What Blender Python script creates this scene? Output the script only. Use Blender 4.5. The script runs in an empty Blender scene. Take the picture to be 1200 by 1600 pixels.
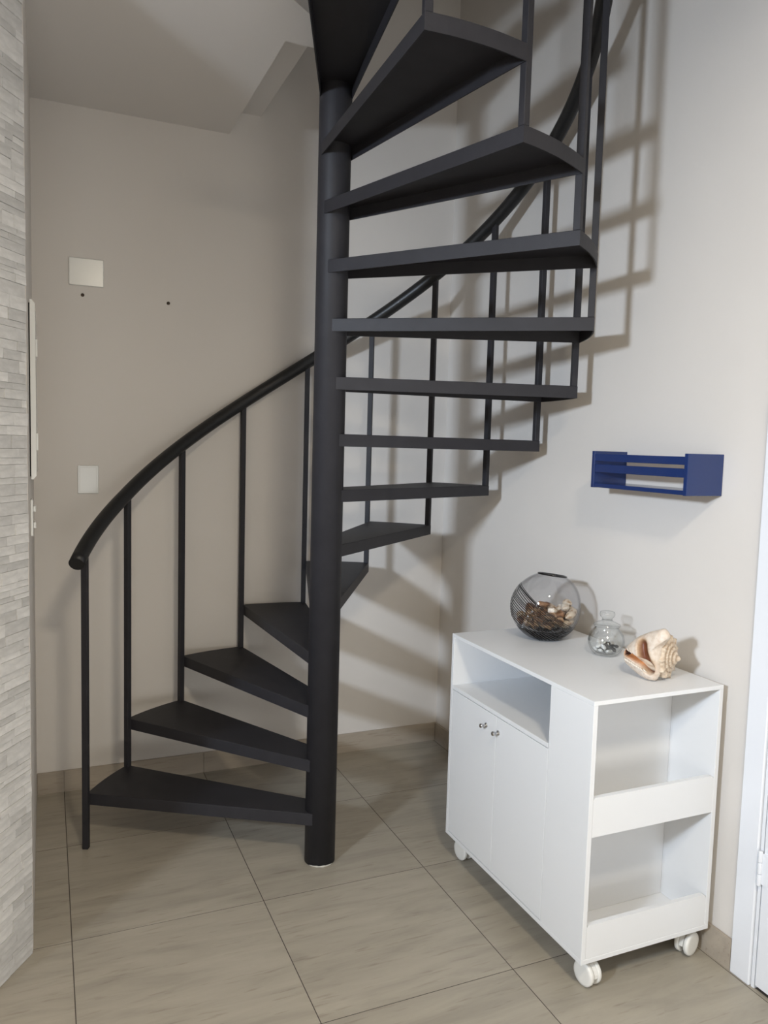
import bpy, bmesh, math, random
from mathutils import Vector, Matrix

# ---------------------------------------------------------------- camera
scene = bpy.context.scene
col = scene.collection
PI = math.pi
CAM_LOC = (-0.92007, -2.62114, 1.53949)
F_PX = 1214.74
cd = bpy.data.cameras.new('camera')
cd.sensor_fit = 'HORIZONTAL'
cd.sensor_width = 36.0
cd.lens = 36.0 * F_PX / 1200.0
cd.clip_start = 0.02
cam = bpy.data.objects.new('camera', cd)
col.objects.link(cam)
_r = Vector((0.91731, -0.39719, 0.02789))
_u = Vector((0.00842, 0.08937, 0.99596))
_w = Vector((0.39808, 0.91337, -0.08533))
cam.matrix_world = Matrix(((_r.x, _u.x, -_w.x, CAM_LOC[0]),
                           (_r.y, _u.y, -_w.y, CAM_LOC[1]),
                           (_r.z, _u.z, -_w.z, CAM_LOC[2]),
                           (0, 0, 0, 1)))
scene.camera = cam

# ---------------------------------------------------------------- world, light, exposure
world = bpy.data.worlds.new('world')
scene.world = world
world.use_nodes = True
world.node_tree.nodes['Background'].inputs[0].default_value = (0.75, 0.85, 1.0, 1)
world.node_tree.nodes['Background'].inputs[1].default_value = 0.6


def area_light(name, loc, target, sx, sy, watts, color):
    ld = bpy.data.lights.new(name, 'AREA')
    ld.shape = 'RECTANGLE'
    ld.size, ld.size_y = sx, sy
    ld.energy = watts
    ld.color = color
    o = bpy.data.objects.new(name, ld)
    col.objects.link(o)
    o.location = loc
    o.rotation_euler = (Vector(target) - Vector(loc)).to_track_quat('-Z', 'Y').to_euler()
    return o


# side window light follows the stair shadows; rear and upper fills are added
area_light('daylight_side_window', (-3.42, -2.62, 2.27), (-1.6, -1.45, 2.27), 0.34, 0.32, 188, (0.735, 0.85, 1.0))
area_light('rear_fill_light', (-0.9, -5.48, 0.72), (-0.9, 0.0, 0.72), 2.0, 1.15, 40, (1.0, 0.98, 0.93))  # unseen fill added to brighten the room from behind the camera
area_light('upper_fill_light', (-0.9, -2.90, 4.25), (-0.9, 0.0, 4.0), 0.9, 0.9, 3, (1.0, 0.97, 0.90))  # unseen fill added to lift the dark storey above

vs = scene.view_settings
vs.view_transform = 'Standard'
vs.look = 'None'
vs.gamma = 1.0
vs.use_curve_mapping = False
vs.exposure = 0.0

# ---------------------------------------------------------------- measures
XR, YB = 0.9568, 0.9209          # right wall, back wall
XL = -0.968                      # narrow left wall
ZC = 2.884                       # ceiling
RT, B0, ST, RISE, TH = 0.8926, math.radians(153.58), math.radians(19.21), 0.19689, 0.0434
RC = 0.0564                      # column radius


# ---------------------------------------------------------------- node materials
def new_mat(name):
    m = bpy.data.materials.new(name)
    m.use_nodes = True
    nt = m.node_tree
    return m, nt, nt.nodes['Principled BSDF']


def simple(name, rgb, rough=0.5, metal=0.0, spec=0.5, noise=0.0, scale=40, bump=0.0, bscale=200, coat=0.0):
    m, nt, b = new_mat(name)
    b.inputs['Base Color'].default_value = (*rgb, 1)
    b.inputs['Roughness'].default_value = rough
    b.inputs['Metallic'].default_value = metal
    b.inputs['Specular IOR Level'].default_value = spec
    b.inputs['Coat Weight'].default_value = coat
    tc = nt.nodes.new('ShaderNodeTexCoord')
    if noise:
        n = nt.nodes.new('ShaderNodeTexNoise')
        n.inputs['Scale'].default_value = scale
        n.inputs['Detail'].default_value = 4
        r = nt.nodes.new('ShaderNodeValToRGB')
        r.color_ramp.elements[0].position = 0.3
        r.color_ramp.elements[1].position = 0.7
        r.color_ramp.elements[0].color = (*[c * (1 - noise) for c in rgb], 1)
        r.color_ramp.elements[1].color = (*[min(1, c * (1 + noise)) for c in rgb], 1)
        nt.links.new(tc.outputs['Object'], n.inputs['Vector'])
        nt.links.new(n.outputs['Fac'], r.inputs['Fac'])
        nt.links.new(r.outputs['Color'], b.inputs['Base Color'])
    if bump:
        n2 = nt.nodes.new('ShaderNodeTexNoise')
        n2.inputs['Scale'].default_value = bscale
        n2.inputs['Detail'].default_value = 3
        bp = nt.nodes.new('ShaderNodeBump')
        bp.inputs['Strength'].default_value = bump
        bp.inputs['Distance'].default_value = 0.002
        nt.links.new(tc.outputs['Object'], n2.inputs['Vector'])
        nt.links.new(n2.outputs['Fac'], bp.inputs['Height'])
        nt.links.new(bp.outputs['Normal'], b.inputs['Normal'])
    return m


def tile_mat(name, base, amp, rough):
    """wood-look porcelain: streaks along x, a shade of its own for each tile"""
    m, nt, b = new_mat(name)
    L = nt.links
    tc = nt.nodes.new('ShaderNodeTexCoord')
    oi = nt.nodes.new('ShaderNodeObjectInfo')
    off = nt.nodes.new('ShaderNodeVectorMath'); off.operation = 'SCALE'
    cmb = nt.nodes.new('ShaderNodeCombineXYZ')
    for i in range(3):
        L.new(oi.outputs['Random'], cmb.inputs[i])
    L.new(cmb.outputs[0], off.inputs[0]); off.inputs['Scale'].default_value = 37.0
    add = nt.nodes.new('ShaderNodeVectorMath'); add.operation = 'ADD'
    L.new(tc.outputs['Object'], add.inputs[0]); L.new(off.outputs[0], add.inputs[1])
    mp = nt.nodes.new('ShaderNodeMapping')
    mp.inputs['Scale'].default_value = (1.0, 6.0, 6.0)
    L.new(add.outputs[0], mp.inputs['Vector'])
    n1 = nt.nodes.new('ShaderNodeTexNoise'); n1.inputs['Scale'].default_value = 2.6; n1.inputs['Detail'].default_value = 7; n1.inputs['Roughness'].default_value = 0.62; n1.inputs['Distortion'].default_value = 0.6
    L.new(mp.outputs[0], n1.inputs['Vector'])
    mp2 = nt.nodes.new('ShaderNodeMapping'); mp2.inputs['Scale'].default_value = (1.0, 9.0, 9.0)
    L.new(add.outputs[0], mp2.inputs['Vector'])
    n2 = nt.nodes.new('ShaderNodeTexNoise'); n2.inputs['Scale'].default_value = 9.0; n2.inputs['Detail'].default_value = 5
    L.new(mp2.outputs[0], n2.inputs['Vector'])
    r1 = nt.nodes.new('ShaderNodeValToRGB')
    e = r1.color_ramp.elements
    e[0].position = 0.28; e[0].color = (*[c * (1 - amp) for c in base], 1)
    e[1].position = 0.72; e[1].color = (*[c * (1 + amp * 0.7) for c in base], 1)
    md = r1.color_ramp.elements.new(0.5); md.color = (*base, 1)
    L.new(n1.outputs['Fac'], r1.inputs['Fac'])
    r2 = nt.nodes.new('ShaderNodeValToRGB')
    r2.color_ramp.elements[0].position = 0.27; r2.color_ramp.elements[0].color = (0.62, 0.58, 0.54, 1)
    r2.color_ramp.elements[1].position = 0.40; r2.color_ramp.elements[1].color = (1, 1, 1, 1)
    L.new(n2.outputs['Fac'], r2.inputs['Fac'])
    mx = nt.nodes.new('ShaderNodeMix'); mx.data_type = 'RGBA'; mx.blend_type = 'MULTIPLY'
    mx.inputs[0].default_value = 0.55
    L.new(r1.outputs[0], mx.inputs[6]); L.new(r2.outputs[0], mx.inputs[7])
    hs = nt.nodes.new('ShaderNodeHueSaturation')
    mr = nt.nodes.new('ShaderNodeMapRange')
    mr.inputs[3].default_value = 0.94; mr.inputs[4].default_value = 1.05
    L.new(oi.outputs['Random'], mr.inputs[0]); L.new(mr.outputs[0], hs.inputs['Value'])
    L.new(mx.outputs[2], hs.inputs['Color'])
    L.new(hs.outputs[0], b.inputs['Base Color'])
    b.inputs['Roughness'].default_value = rough
    b.inputs['Specular IOR Level'].default_value = 0.4
    return m


def stone_mat(name, base):
    m, nt, b = new_mat(name)
    L = nt.links
    tc = nt.nodes.new('ShaderNodeTexCoord'); oi = nt.nodes.new('ShaderNodeObjectInfo')
    n = nt.nodes.new('ShaderNodeTexNoise'); n.inputs['Scale'].default_value = 26; n.inputs['Detail'].default_value = 6
    mp = nt.nodes.new('ShaderNodeMapping'); mp.inputs['Scale'].default_value = (1, 1, 2.2)
    L.new(tc.outputs['Object'], mp.inputs[0]); L.new(mp.outputs[0], n.inputs['Vector'])
    r = nt.nodes.new('ShaderNodeValToRGB')
    r.color_ramp.elements[0].position = 0.3; r.color_ramp.elements[0].color = (*[c * 0.84 for c in base], 1)
    r.color_ramp.elements[1].position = 0.7; r.color_ramp.elements[1].color = (*[min(1, c * 1.08) for c in base], 1)
    L.new(n.outputs['Fac'], r.inputs['Fac'])
    hs = nt.nodes.new('ShaderNodeHueSaturation')
    mr = nt.nodes.new('ShaderNodeMapRange'); mr.inputs[3].default_value = 0.80; mr.inputs[4].default_value = 1.12
    L.new(oi.outputs['Random'], mr.inputs[0]); L.new(mr.outputs[0], hs.inputs['Value'])
    L.new(r.outputs[0], hs.inputs['Color']); L.new(hs.outputs[0], b.inputs['Base Color'])
    bp = nt.nodes.new('ShaderNodeBump'); bp.inputs['Strength'].default_value = 0.5; bp.inputs['Distance'].default_value = 0.003
    L.new(n.outputs['Fac'], bp.inputs['Height']); L.new(bp.outputs[0], b.inputs['Normal'])
    b.inputs['Roughness'].default_value = 0.7
    return m


def glass_mat(name, tint, edge, refl=1.0, pos=0.6):
    """thin-walled clear glass: transparent body, fresnel reflection"""
    m = bpy.data.materials.new(name)
    m.use_nodes = True
    nt = m.node_tree
    nt.nodes.remove(nt.nodes['Principled BSDF'])
    out = nt.nodes['Material Output']
    tr = nt.nodes.new('ShaderNodeBsdfTransparent')
    gl = nt.nodes.new('ShaderNodeBsdfGlossy'); gl.inputs['Roughness'].default_value = 0.02
    lw = nt.nodes.new('ShaderNodeLayerWeight'); lw.inputs['Blend'].default_value = 0.5
    rp = nt.nodes.new('ShaderNodeValToRGB')
    rp.color_ramp.elements[0].position = pos; rp.color_ramp.elements[0].color = (*tint, 1)
    rp.color_ramp.elements[1].position = 1.0; rp.color_ramp.elements[1].color = (*edge, 1)
    nt.links.new(lw.outputs['Facing'], rp.inputs[0]); nt.links.new(rp.outputs[0], tr.inputs[0])
    pw = nt.nodes.new('ShaderNodeMath'); pw.operation = 'POWER'; pw.inputs[1].default_value = 4.0
    nt.links.new(lw.outputs['Facing'], pw.inputs[0])
    mlt = nt.nodes.new('ShaderNodeMath'); mlt.operation = 'MULTIPLY_ADD'; mlt.inputs[1].default_value = 0.45 * refl; mlt.inputs[2].default_value = 0.045 * refl
    nt.links.new(pw.outputs[0], mlt.inputs[0])
    mx = nt.nodes.new('ShaderNodeMixShader')
    nt.links.new(mlt.outputs[0], mx.inputs[0]); nt.links.new(tr.outputs[0], mx.inputs[1]); nt.links.new(gl.outputs[0], mx.inputs[2])
    nt.links.new(mx.outputs[0], out.inputs['Surface'])
    return m


def attr_mat(name, rough=0.4, bump=0.2, bscale=120, spec=0.4):
    m, nt, b = new_mat(name)
    a = nt.nodes.new('ShaderNodeAttribute'); a.attribute_name = 'pigment'
    tc = nt.nodes.new('ShaderNodeTexCoord')
    n = nt.nodes.new('ShaderNodeTexNoise'); n.inputs['Scale'].default_value = bscale; n.inputs['Detail'].default_value = 5
    nt.links.new(tc.outputs['Object'], n.inputs['Vector'])
    r = nt.nodes.new('ShaderNodeValToRGB')
    r.color_ramp.elements[0].position = 0.32; r.color_ramp.elements[0].color = (0.80, 0.72, 0.64, 1)
    r.color_ramp.elements[1].position = 0.55; r.color_ramp.elements[1].color = (1, 1, 1, 1)
    nt.links.new(n.outputs['Fac'], r.inputs[0])
    mx = nt.nodes.new('ShaderNodeMix'); mx.data_type = 'RGBA'; mx.blend_type = 'MULTIPLY'; mx.inputs[0].default_value = 0.8
    nt.links.new(a.outputs['Color'], mx.inputs[6]); nt.links.new(r.outputs[0], mx.inputs[7])
    nt.links.new(mx.outputs[2], b.inputs['Base Color'])
    bp = nt.nodes.new('ShaderNodeBump'); bp.inputs['Strength'].default_value = bump; bp.inputs['Distance'].default_value = 0.002
    nt.links.new(n.outputs['Fac'], bp.inputs['Height']); nt.links.new(bp.outputs[0], b.inputs['Normal'])
    b.inputs['Roughness'].default_value = rough
    b.inputs['Specular IOR Level'].default_value = spec
    return m


M = dict(
    wall=simple('beige_wall_paint', (0.705, 0.666, 0.622), 0.55, spec=0.3, noise=0.012, scale=3, bump=0.05, bscale=90),
    ceil=simple('ceiling_paint', (0.74, 0.71, 0.68), 0.8, spec=0.2),
    tile=tile_mat('wood_look_tile', (0.38, 0.343, 0.278), 0.19, 0.36),
    skirt=tile_mat('wood_look_skirting', (0.40, 0.345, 0.28), 0.14, 0.4),
    grout=simple('grout', (0.085, 0.070, 0.058), 0.9),
    stone=stone_mat('split_face_stone', (0.66, 0.65, 0.635)),
    mortar=simple('stone_backing', (0.42, 0.40, 0.37), 0.95),
    metal=simple('charcoal_painted_steel', (0.0255, 0.0245, 0.0285), 0.55, spec=0.30, noise=0.10, scale=14, bump=0.06, bscale=260),
    rail=simple('black_painted_rail', (0.012, 0.0118, 0.012), 0.40, spec=0.45),
    caulk=simple('white_caulk', (0.55, 0.53, 0.48), 0.8),
    white=simple('white_laminate', (0.79, 0.795, 0.80), 0.36, spec=0.4, bump=0.02, bscale=60),
    edge=simple('white_edge_band', (0.86, 0.86, 0.855), 0.4),
    caster=simple('white_caster_plastic', (0.80, 0.79, 0.75), 0.35),
    chrome=simple('polished_chrome', (0.55, 0.55, 0.56), 0.12, metal=1.0),
    blue=simple('navy_blue_lacquer', (0.011, 0.030, 0.125), 0.22, spec=0.5, coat=0.3),
    door=simple('white_door_enamel', (0.81, 0.83, 0.87), 0.3, spec=0.5),
    plate=simple('white_plastic_plate', (0.74, 0.74, 0.71), 0.22, spec=0.5),
    dark=simple('dark_gap', (0.02, 0.02, 0.02), 0.9),
    screw=simple('brown_screw', (0.10, 0.07, 0.05), 0.5, metal=0.5),
    frame=simple('white_window_frame', (0.8, 0.8, 0.8), 0.4),
    pane=glass_mat('window_glass', (0.96, 0.97, 0.97), (0.9, 0.92, 0.92)),
    bowl=glass_mat('smoky_clear_glass', (0.962, 0.962, 0.967), (0.72, 0.72, 0.73)),
    jar=glass_mat('clear_glass', (0.985, 0.992, 0.99), (0.25, 0.28, 0.28), 2.2, 0.66),
    black=simple('black_glass', (0.006, 0.005, 0.006), 0.08, spec=0.6),
    shell=attr_mat('sea_shell', 0.38, 0.25, 90),
    shell_b=attr_mat('brown_shell', 0.45, 0.3, 160),
    peb_b=simple('black_pebble', (0.012, 0.013, 0.014), 0.2),
    peb_w=simple('white_pebble', (0.75, 0.75, 0.74), 0.3),
    tooth=simple('ivory_shell_tooth', (0.78, 0.70, 0.60), 0.35),
)


# ---------------------------------------------------------------- mesh helpers
class MB:
    def __init__(s):
        s.v, s.f, s.sm = [], [], []

    def add(s, verts, faces, smooth=False):
        b = len(s.v)
        s.v += [tuple(v) for v in verts]
        s.f += [tuple(i + b for i in f) for f in faces]
        s.sm += [smooth] * len(faces)
        return s

    def box(s, x0, x1, y0, y1, z0, z1, c=0.0):
        """box with chamfered edges when c > 0"""
        x0, x1 = min(x0, x1), max(x0, x1); y0, y1 = min(y0, y1), max(y0, y1); z0, z1 = min(z0, z1), max(z0, z1)
        if c <= 0:
            v = [(x, y, z) for x in (x0, x1) for y in (y0, y1) for z in (z0, z1)]
            return s.add(v, [(0, 1, 3, 2), (4, 6, 7, 5), (0, 4, 5, 1), (2, 3, 7, 6), (0, 2, 6, 4), (1, 5, 7, 3)])
        bm = bmesh.new()
        bmesh.ops.create_cube(bm, size=1)
        for v in bm.verts:
            v.co = ((x0 + x1) / 2 + v.co.x * (x1 - x0), (y0 + y1) / 2 + v.co.y * (y1 - y0), (z0 + z1) / 2 + v.co.z * (z1 - z0))
        bmesh.ops.bevel(bm, geom=bm.edges[:], offset=c, segments=1, affect='EDGES')
        bm.verts.index_update()
        s.add([v.co[:] for v in bm.verts], [tuple(v.index for v in f.verts) for f in bm.faces])
        bm.free()
        return s

    def prism(s, poly, z0, z1):
        n = len(poly)
        v = [(x, y, z0) for x, y in poly] + [(x, y, z1) for x, y in poly]
        f = [tuple(range(n - 1, -1, -1)), tuple(range(n, 2 * n))]
        f += [(i, (i + 1) % n, n + (i + 1) % n, n + i) for i in range(n)]
        return s.add(v, f)

    def lathe(s, prof, n=32, c=(0, 0, 0), smooth=True, axis=None):
        """profile of (r, z); closed ends where r = 0"""
        rows = []
        v, f = [], []
        for r, z in prof:
            if r < 1e-6:
                rows.append([len(v)]); v.append(Vector((0, 0, z)))
            else:
                rows.append(list(range(len(v), len(v) + n)))
                v += [Vector((r * math.cos(2 * PI * i / n), r * math.sin(2 * PI * i / n), z)) for i in range(n)]
        for a, b in zip(rows, rows[1:]):
            for i in range(n):
                j = (i + 1) % n
                q = [a[i % len(a)], a[j % len(a)], b[j % len(b)], b[i % len(b)]]
                q = [x for k, x in enumerate(q) if x not in q[:k]]
                if len(q) > 2:
                    f.append(tuple(q))
        if axis is not None:
            rot = Vector((0, 0, 1)).rotation_difference(Vector(axis)).to_matrix()
            v = [rot @ p for p in v]
        v = [p + Vector(c) for p in v]
        return s.add(v, f, smooth)

    def tube(s, pts, r, n=12, caps=True, closed=False):
        pts = [Vector(p) for p in pts]
        rs = r if isinstance(r, (list, tuple)) else [r] * len(pts)
        v, f = [], []
        m = len(pts)
        ref = None
        for i, p in enumerate(pts):
            if closed:
                t = pts[(i + 1) % m] - pts[i - 1]
            else:
                t = pts[min(i + 1, m - 1)] - pts[max(i - 1, 0)]
            t.normalize()
            if ref is None:
                ref = Vector((0, 0, 1)) if abs(t.z) < 0.9 else Vector((1, 0, 0))
            a = (ref - t * ref.dot(t)).normalized()
            ref = a
            b = t.cross(a)
            v += [p + (a * math.cos(2 * PI * k / n) + b * math.sin(2 * PI * k / n)) * rs[i] for k in range(n)]
        for i in range(m if closed else m - 1):
            for k in range(n):
                k2 = (k + 1) % n
                i2 = (i + 1) % m
                f.append((i * n + k, i * n + k2, i2 * n + k2, i2 * n + k))
        s.add(v, f, True)
        if caps and not closed:
            b0 = len(s.v) - len(v)
            s.f += [tuple(b0 + k for k in reversed(range(n))), tuple(b0 + (m - 1) * n + k for k in range(n))]
            s.sm += [False, False]
        return s

    def build(s, name, mat, parent=None, loc=None, fix=True):
        me = bpy.data.meshes.new(name)
        me.from_pydata(s.v, [], s.f)
        me.polygons.foreach_set('use_smooth', s.sm)
        me.materials.append(mat)
        me.update()
        if fix:
            bm = bmesh.new(); bm.from_mesh(me)
            bmesh.ops.recalc_face_normals(bm, faces=bm.faces[:])
            bm.to_mesh(me); bm.free()
        o = bpy.data.objects.new(name, me)
        col.objects.link(o)
        if parent is not None:
            o.parent = parent
        if loc is not None:
            o.location = loc
        return o


def tag(o, label=None, cat=None, group=None, kind=None):
    if label: o['label'] = label
    if cat: o['category'] = cat
    if group: o['group'] = group
    if kind: o['kind'] = kind
    return o


def thing(name, label, cat, loc=(0, 0, 0), group=None, rz=0.0):
    o = bpy.data.objects.new(name, None)
    col.objects.link(o)
    o.location = loc
    o.rotation_euler = (0, 0, rz)
    return tag(o, label, cat, group)


def struct(name, mb, mat, label):
    return tag(mb.build(name, mat), label, None, None, 'structure')


def piece(me, name, parent, loc, rz=0.0):
    o = bpy.data.objects.new(name, me)
    col.objects.link(o)
    o.parent = parent
    o.location = loc
    o.rotation_euler = (0, 0, rz)
    return o


# ---------------------------------------------------------------- the room
XW, YR = -3.05, -5.6              # far side wall, rear wall
ZT = 5.3                         # ceiling of the storey above
floor = struct('floor', MB().box(XW, XR + 0.15, YR, YB + 0.15, -0.10, -0.0009), M['grout'], 'floor of large greige wood-look porcelain tiles')
G = 0.0014
full_tile = None
tx = [-0.26 + 0.6 * i for i in range(-9, 4)]
ty = [-0.184 + 0.6 * j for j in range(-10, 3)]
for i in range(len(tx) - 1):
    for j in range(len(ty) - 1):
        x0, x1, y0, y1 = max(tx[i], XW), min(tx[i + 1], XR), max(ty[j], YR), min(ty[j + 1], YB)
        if x1 - x0 < 0.004 or y1 - y0 < 0.004:
            continue
        cx, cy = (x0 + x1) / 2, (y0 + y1) / 2
        if cx < -1.25 and cy > -0.3:
            continue
        full = (x1 - x0 > 0.599 and y1 - y0 > 0.599)
        if full and full_tile:
            piece(full_tile, 'floor_tile', floor, (cx, cy, 0))
            continue
        hx, hy = (x1 - x0) / 2 - G, (y1 - y0) / 2 - G
        o = MB().box(-hx, hx, -hy, hy, -0.0008, 0.0, 0.0003).build('floor_tile', M['tile'], floor, (cx, cy, 0))
        if full:
            full_tile = o.data

struct('wall_back', MB().box(-2.6, XR + 0.15, YB, YB + 0.15, -0.1, ZT), M['wall'], 'beige painted back wall behind the spiral stair')
# right wall with the door opening (y -2.02 .. -1.085)
DY0, DY1, DH = -1.99, -1.10, 2.10
struct('wall_right', MB().box(XR, XR + 0.15, DY1, YB + 0.0, -0.1, ZT).box(XR, XR + 0.15, YR, DY0, -0.1, ZT).box(XR, XR + 0.15, DY0, DY1, DH, ZT),
       M['wall'], 'light beige painted right wall above the white cart')
struct('wall_left', MB().box(-1.12, XL, -0.19, YB, -0.1, ZC), M['wall'], 'narrow beige left wall beside the stone cladding')
# far part of the room, behind and beside the camera
struct('wall_hall', MB().box(XW, -1.062, -0.366, -0.216, -0.1, ZC), M['wall'], 'beige wall of the room beyond the stone cladding')
wy0, wy1, wz0, wz1 = -2.90, -1.95, 2.035, 2.315
WS = 0.58                        # depth of the recess; sill and lintel are shaped to cut the light
struct('wall_side', MB().box(XW - WS, XW, YR, wy0, -0.1, ZC).box(XW - WS, XW, wy1, -0.216, -0.1, ZC)
       .box(XW - WS, XW, wy0, wy1, -0.1, wz0).box(XW - WS, XW - 0.06, wy0, wy1, 2.56, ZC).box(XW - 0.06, XW, wy0, wy1, wz1, ZC), M['wall'], 'beige side wall, its deep window recess shaped to trim the light')
rx0, rx1, rz0, rz1 = -2.0, 0.2, 0.1, 2.4
struct('wall_rear', MB().box(XW, rx0, YR - 0.15, YR, -0.1, ZC).box(rx1, XR + 0.15, YR - 0.15, YR, -0.1, ZC)
       .box(rx0, rx1, YR - 0.15, YR, -0.1, rz0).box(rx0, rx1, YR - 0.15, YR, rz1, ZC), M['wall'], 'beige rear wall with an added wide window')


def window(name, axis, a0, a1, z0, z1, c, label, nsash):
    e = bpy.data.objects.new(name, None); col.objects.link(e)
    tag(e, label, None, None, 'structure')
    def bx(mb, u0, u1, w0, w1, d0, d1):
        return mb.box(c + d0, c + d1, u0, u1, w0, w1) if axis == 'x' else mb.box(u0, u1, c + d0, c + d1, w0, w1)
    f = MB()
    t = 0.045
    bx(f, a0, a1, z0, z0 + t, -0.05, 0.0); bx(f, a0, a1, z1 - t, z1, -0.05, 0.0)
    bx(f, a0, a0 + t, z0 + t, z1 - t, -0.05, 0.0); bx(f, a1 - t, a1, z0 + t, z1 - t, -0.05, 0.0)
    f.build('window_frame', M['frame'], e)
    w = (a1 - a0 - 2 * t) / nsash
    for k in range(nsash):
        u0, u1 = a0 + t + k * w, a0 + t + (k + 1) * w
        bx(MB(), u0 + 0.004, u1 - 0.004, z0 + t, z1 - t, -0.035, -0.030).build('window_pane', M['pane'], e)
        if k:
            bx(MB(), u0 - 0.018, u0 + 0.018, z0 + t, z1 - t, -0.045, -0.022).build('mullion', M['frame'], e)
    return e


window('window_1', 'x', wy0, wy1, wz0, 2.56, XW - WS + 0.055, 'white framed window in the side wall', 2)
window('added_rear_window', 'y', rx0, rx1, rz0, rz1, YR - 0.03, 'added wide white framed window around the rear fill light', 3)  # unseen window, added to go with the rear fill

window('added_upper_window', 'y', -1.4, -0.4, 3.75, 4.75, -3.03, 'added white framed window around the upper fill light', 2)  # unseen window, added to go with the upstairs fill

# ceiling with the stair opening; the slab above it stands a little further into the opening
X2 = XR + 0.15
low = [(XW - WS, YR - 0.15), (X2, YR - 0.15), (X2, -1.06), (-0.93, -1.06), (-0.93, -0.749), (0.02, -0.029), (0.02, 0.04), (-0.17, 0.04), (-0.17, YB), (XW - WS, YB)]
struct('ceiling', MB().prism(low, ZC, ZC + 0.10), M['ceil'], 'pale ceiling with the opening for the spiral stair')
upp = [(XW - WS, YR - 0.15), (X2, YR - 0.15), (X2, -1.06), (-0.93, -1.06), (-0.93, -0.749), (0.02, -0.029), (0.02, 0.04), (-0.03, 0.04), (-0.03, YB), (XW - WS, YB)]
struct('ceiling_slab', MB().prism(upp, ZC + 0.10, ZC + 0.26), M['ceil'], 'pale slab edge showing above the ceiling opening')
struct('ceiling_upper', MB().box(-2.75, X2, -3.15, YB + 0.15, ZT, ZT + 0.1), M['ceil'], 'ceiling of the storey above')
struct('wall_upper_left', MB().box(-2.75, -2.6, -3.0, YB + 0.15, ZC + 0.26, ZT), M['wall'], 'beige wall of the storey above')
struct('wall_upper_front', MB().box(-2.75, -1.4, -3.15, -3.0, ZC + 0.26, ZT).box(-0.4, X2, -3.15, -3.0, ZC + 0.26, ZT).box(-1.4, -0.4, -3.15, -3.0, ZC + 0.26, 3.75).box(-1.4, -0.4, -3.15, -3.0, 4.75, ZT), M['wall'], 'beige front wall of the storey above')

# recessed ceiling panel lamp above the camera
lp = thing('ceiling_lamp', 'square white recessed ceiling panel lamp', 'lamp', (-0.40, -2.70, ZC))
MB().box(-0.17, 0.17, -0.17, -0.15, -0.010, -0.0003).box(-0.17, 0.17, 0.15, 0.17, -0.010, -0.0003).box(-0.17, -0.15, -0.15, 0.15, -0.010, -0.0003).box(0.15, 0.17, -0.15, 0.15, -0.010, -0.0003).build('lamp_frame', M['frame'], lp)
MB().box(-0.1498, 0.1498, -0.1498, 0.1498, -0.004, -0.0003).build('diffuser', M['frame'], lp)
area_light('lamp_light', (-0.40, -2.70, ZC - 0.012), (-0.40, -2.70, 0), 0.29, 0.29, 43, (1.0, 0.88, 0.69))

# skirting tiles
bb = struct('baseboard_back', MB().box(XL, XR, YB - 0.006, YB - 0.0005, 0.0005, 0.093), M['skirt'], 'greige skirting tiles along the back wall')
edges = [XL + 0.001] + [x for x in tx if XL + 0.05 < x < XR - 0.05] + [XR - 0.011]
for a, b in zip(edges, edges[1:]):
    MB().box(a - (a + b) / 2 + 0.0006, b - (a + b) / 2 - 0.0006, -0.005, 0.005, 0.0, 0.095, 0.0008).build('skirting_tile', M['skirt'], bb, ((a + b) / 2, YB - 0.006, -0.0004))
br = struct('baseboard_right', MB().box(XR - 0.006, XR - 0.0005, -1.027, YB - 0.012, 0.0005, 0.093), M['skirt'], 'greige skirting tiles along the right wall')
edges = [-1.026] + [y for y in ty if -0.95 < y < YB - 0.05] + [YB - 0.012]
for a, b in zip(edges, edges[1:]):
    MB().box(-0.005, 0.005, a - (a + b) / 2 + 0.0006, b - (a + b) / 2 - 0.0006, 0.0, 0.095, 0.0008).build('skirting_tile', M['skirt'], br, (XR - 0.006, (a + b) / 2, -0.0004))

# door with its casing in the right wall
dr = bpy.data.objects.new('door_1', None); col.objects.link(dr); dr.location = (XR, DY1, 0)
tag(dr, 'white enamelled door in a white casing on the right wall', None, None, 'structure')
MB().box(-0.014, 0.0, 0.003, 0.072, 0.0, DH + 0.07, 0.003).build('door_casing', M['door'], dr)
MB().box(-0.014, 0.0, DY0 - DY1 - 0.072, DY0 - DY1 - 0.003, 0.0, DH + 0.07, 0.003).build('door_casing', M['door'], dr)
MB().box(-0.014, 0.0, DY0 - DY1 - 0.002, 0.002, DH + 0.002, DH + 0.07, 0.003).build('door_casing', M['door'], dr)
MB().box(-0.006, 0.15, -0.010, 0.0005, 0.0, DH).build('door_jamb', M['door'], dr)
MB().box(-0.006, 0.15, DY0 - DY1, DY0 - DY1 + 0.012, 0.0, DH).build('door_jamb', M['door'], dr)
MB().box(0.06, 0.075, DY0 - DY1 + 0.012, -0.012, 0.0, 0.3).build('door_gap_shade', M['dark'], dr)  # near-black sheet painting the shade in the gap under the leaf
leaf = MB().box(-0.008, 0.027, DY0 - DY1 + 0.015, -0.013, 0.012, DH - 0.005, 0.002).build('door_leaf', M['door'], dr)
for hz in (0.365, 1.05, 1.80):
    h = MB()
    for k in range(3):
        h.lathe([(0, 0), (0.0062, 0.0), (0.0066, 0.0015), (0.0066, 0.031), (0.0062, 0.0325), (0, 0.0325)], 12, (-0.0155, -0.009, hz - 0.05 + k * 0.0345))
    h.box(-0.0125, -0.0085, -0.036, -0.004, hz - 0.045, hz + 0.045)
    h.build('hinge', M['door'], dr)
kn = MB().lathe([(0, 0), (0.026, 0), (0.026, 0.006), (0.010, 0.008), (0.010, 0.045), (0.0, 0.046)], 20, (-0.008, DY0 - DY1 + 0.08, 1.02), axis=(-1, 0, 0))
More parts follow.
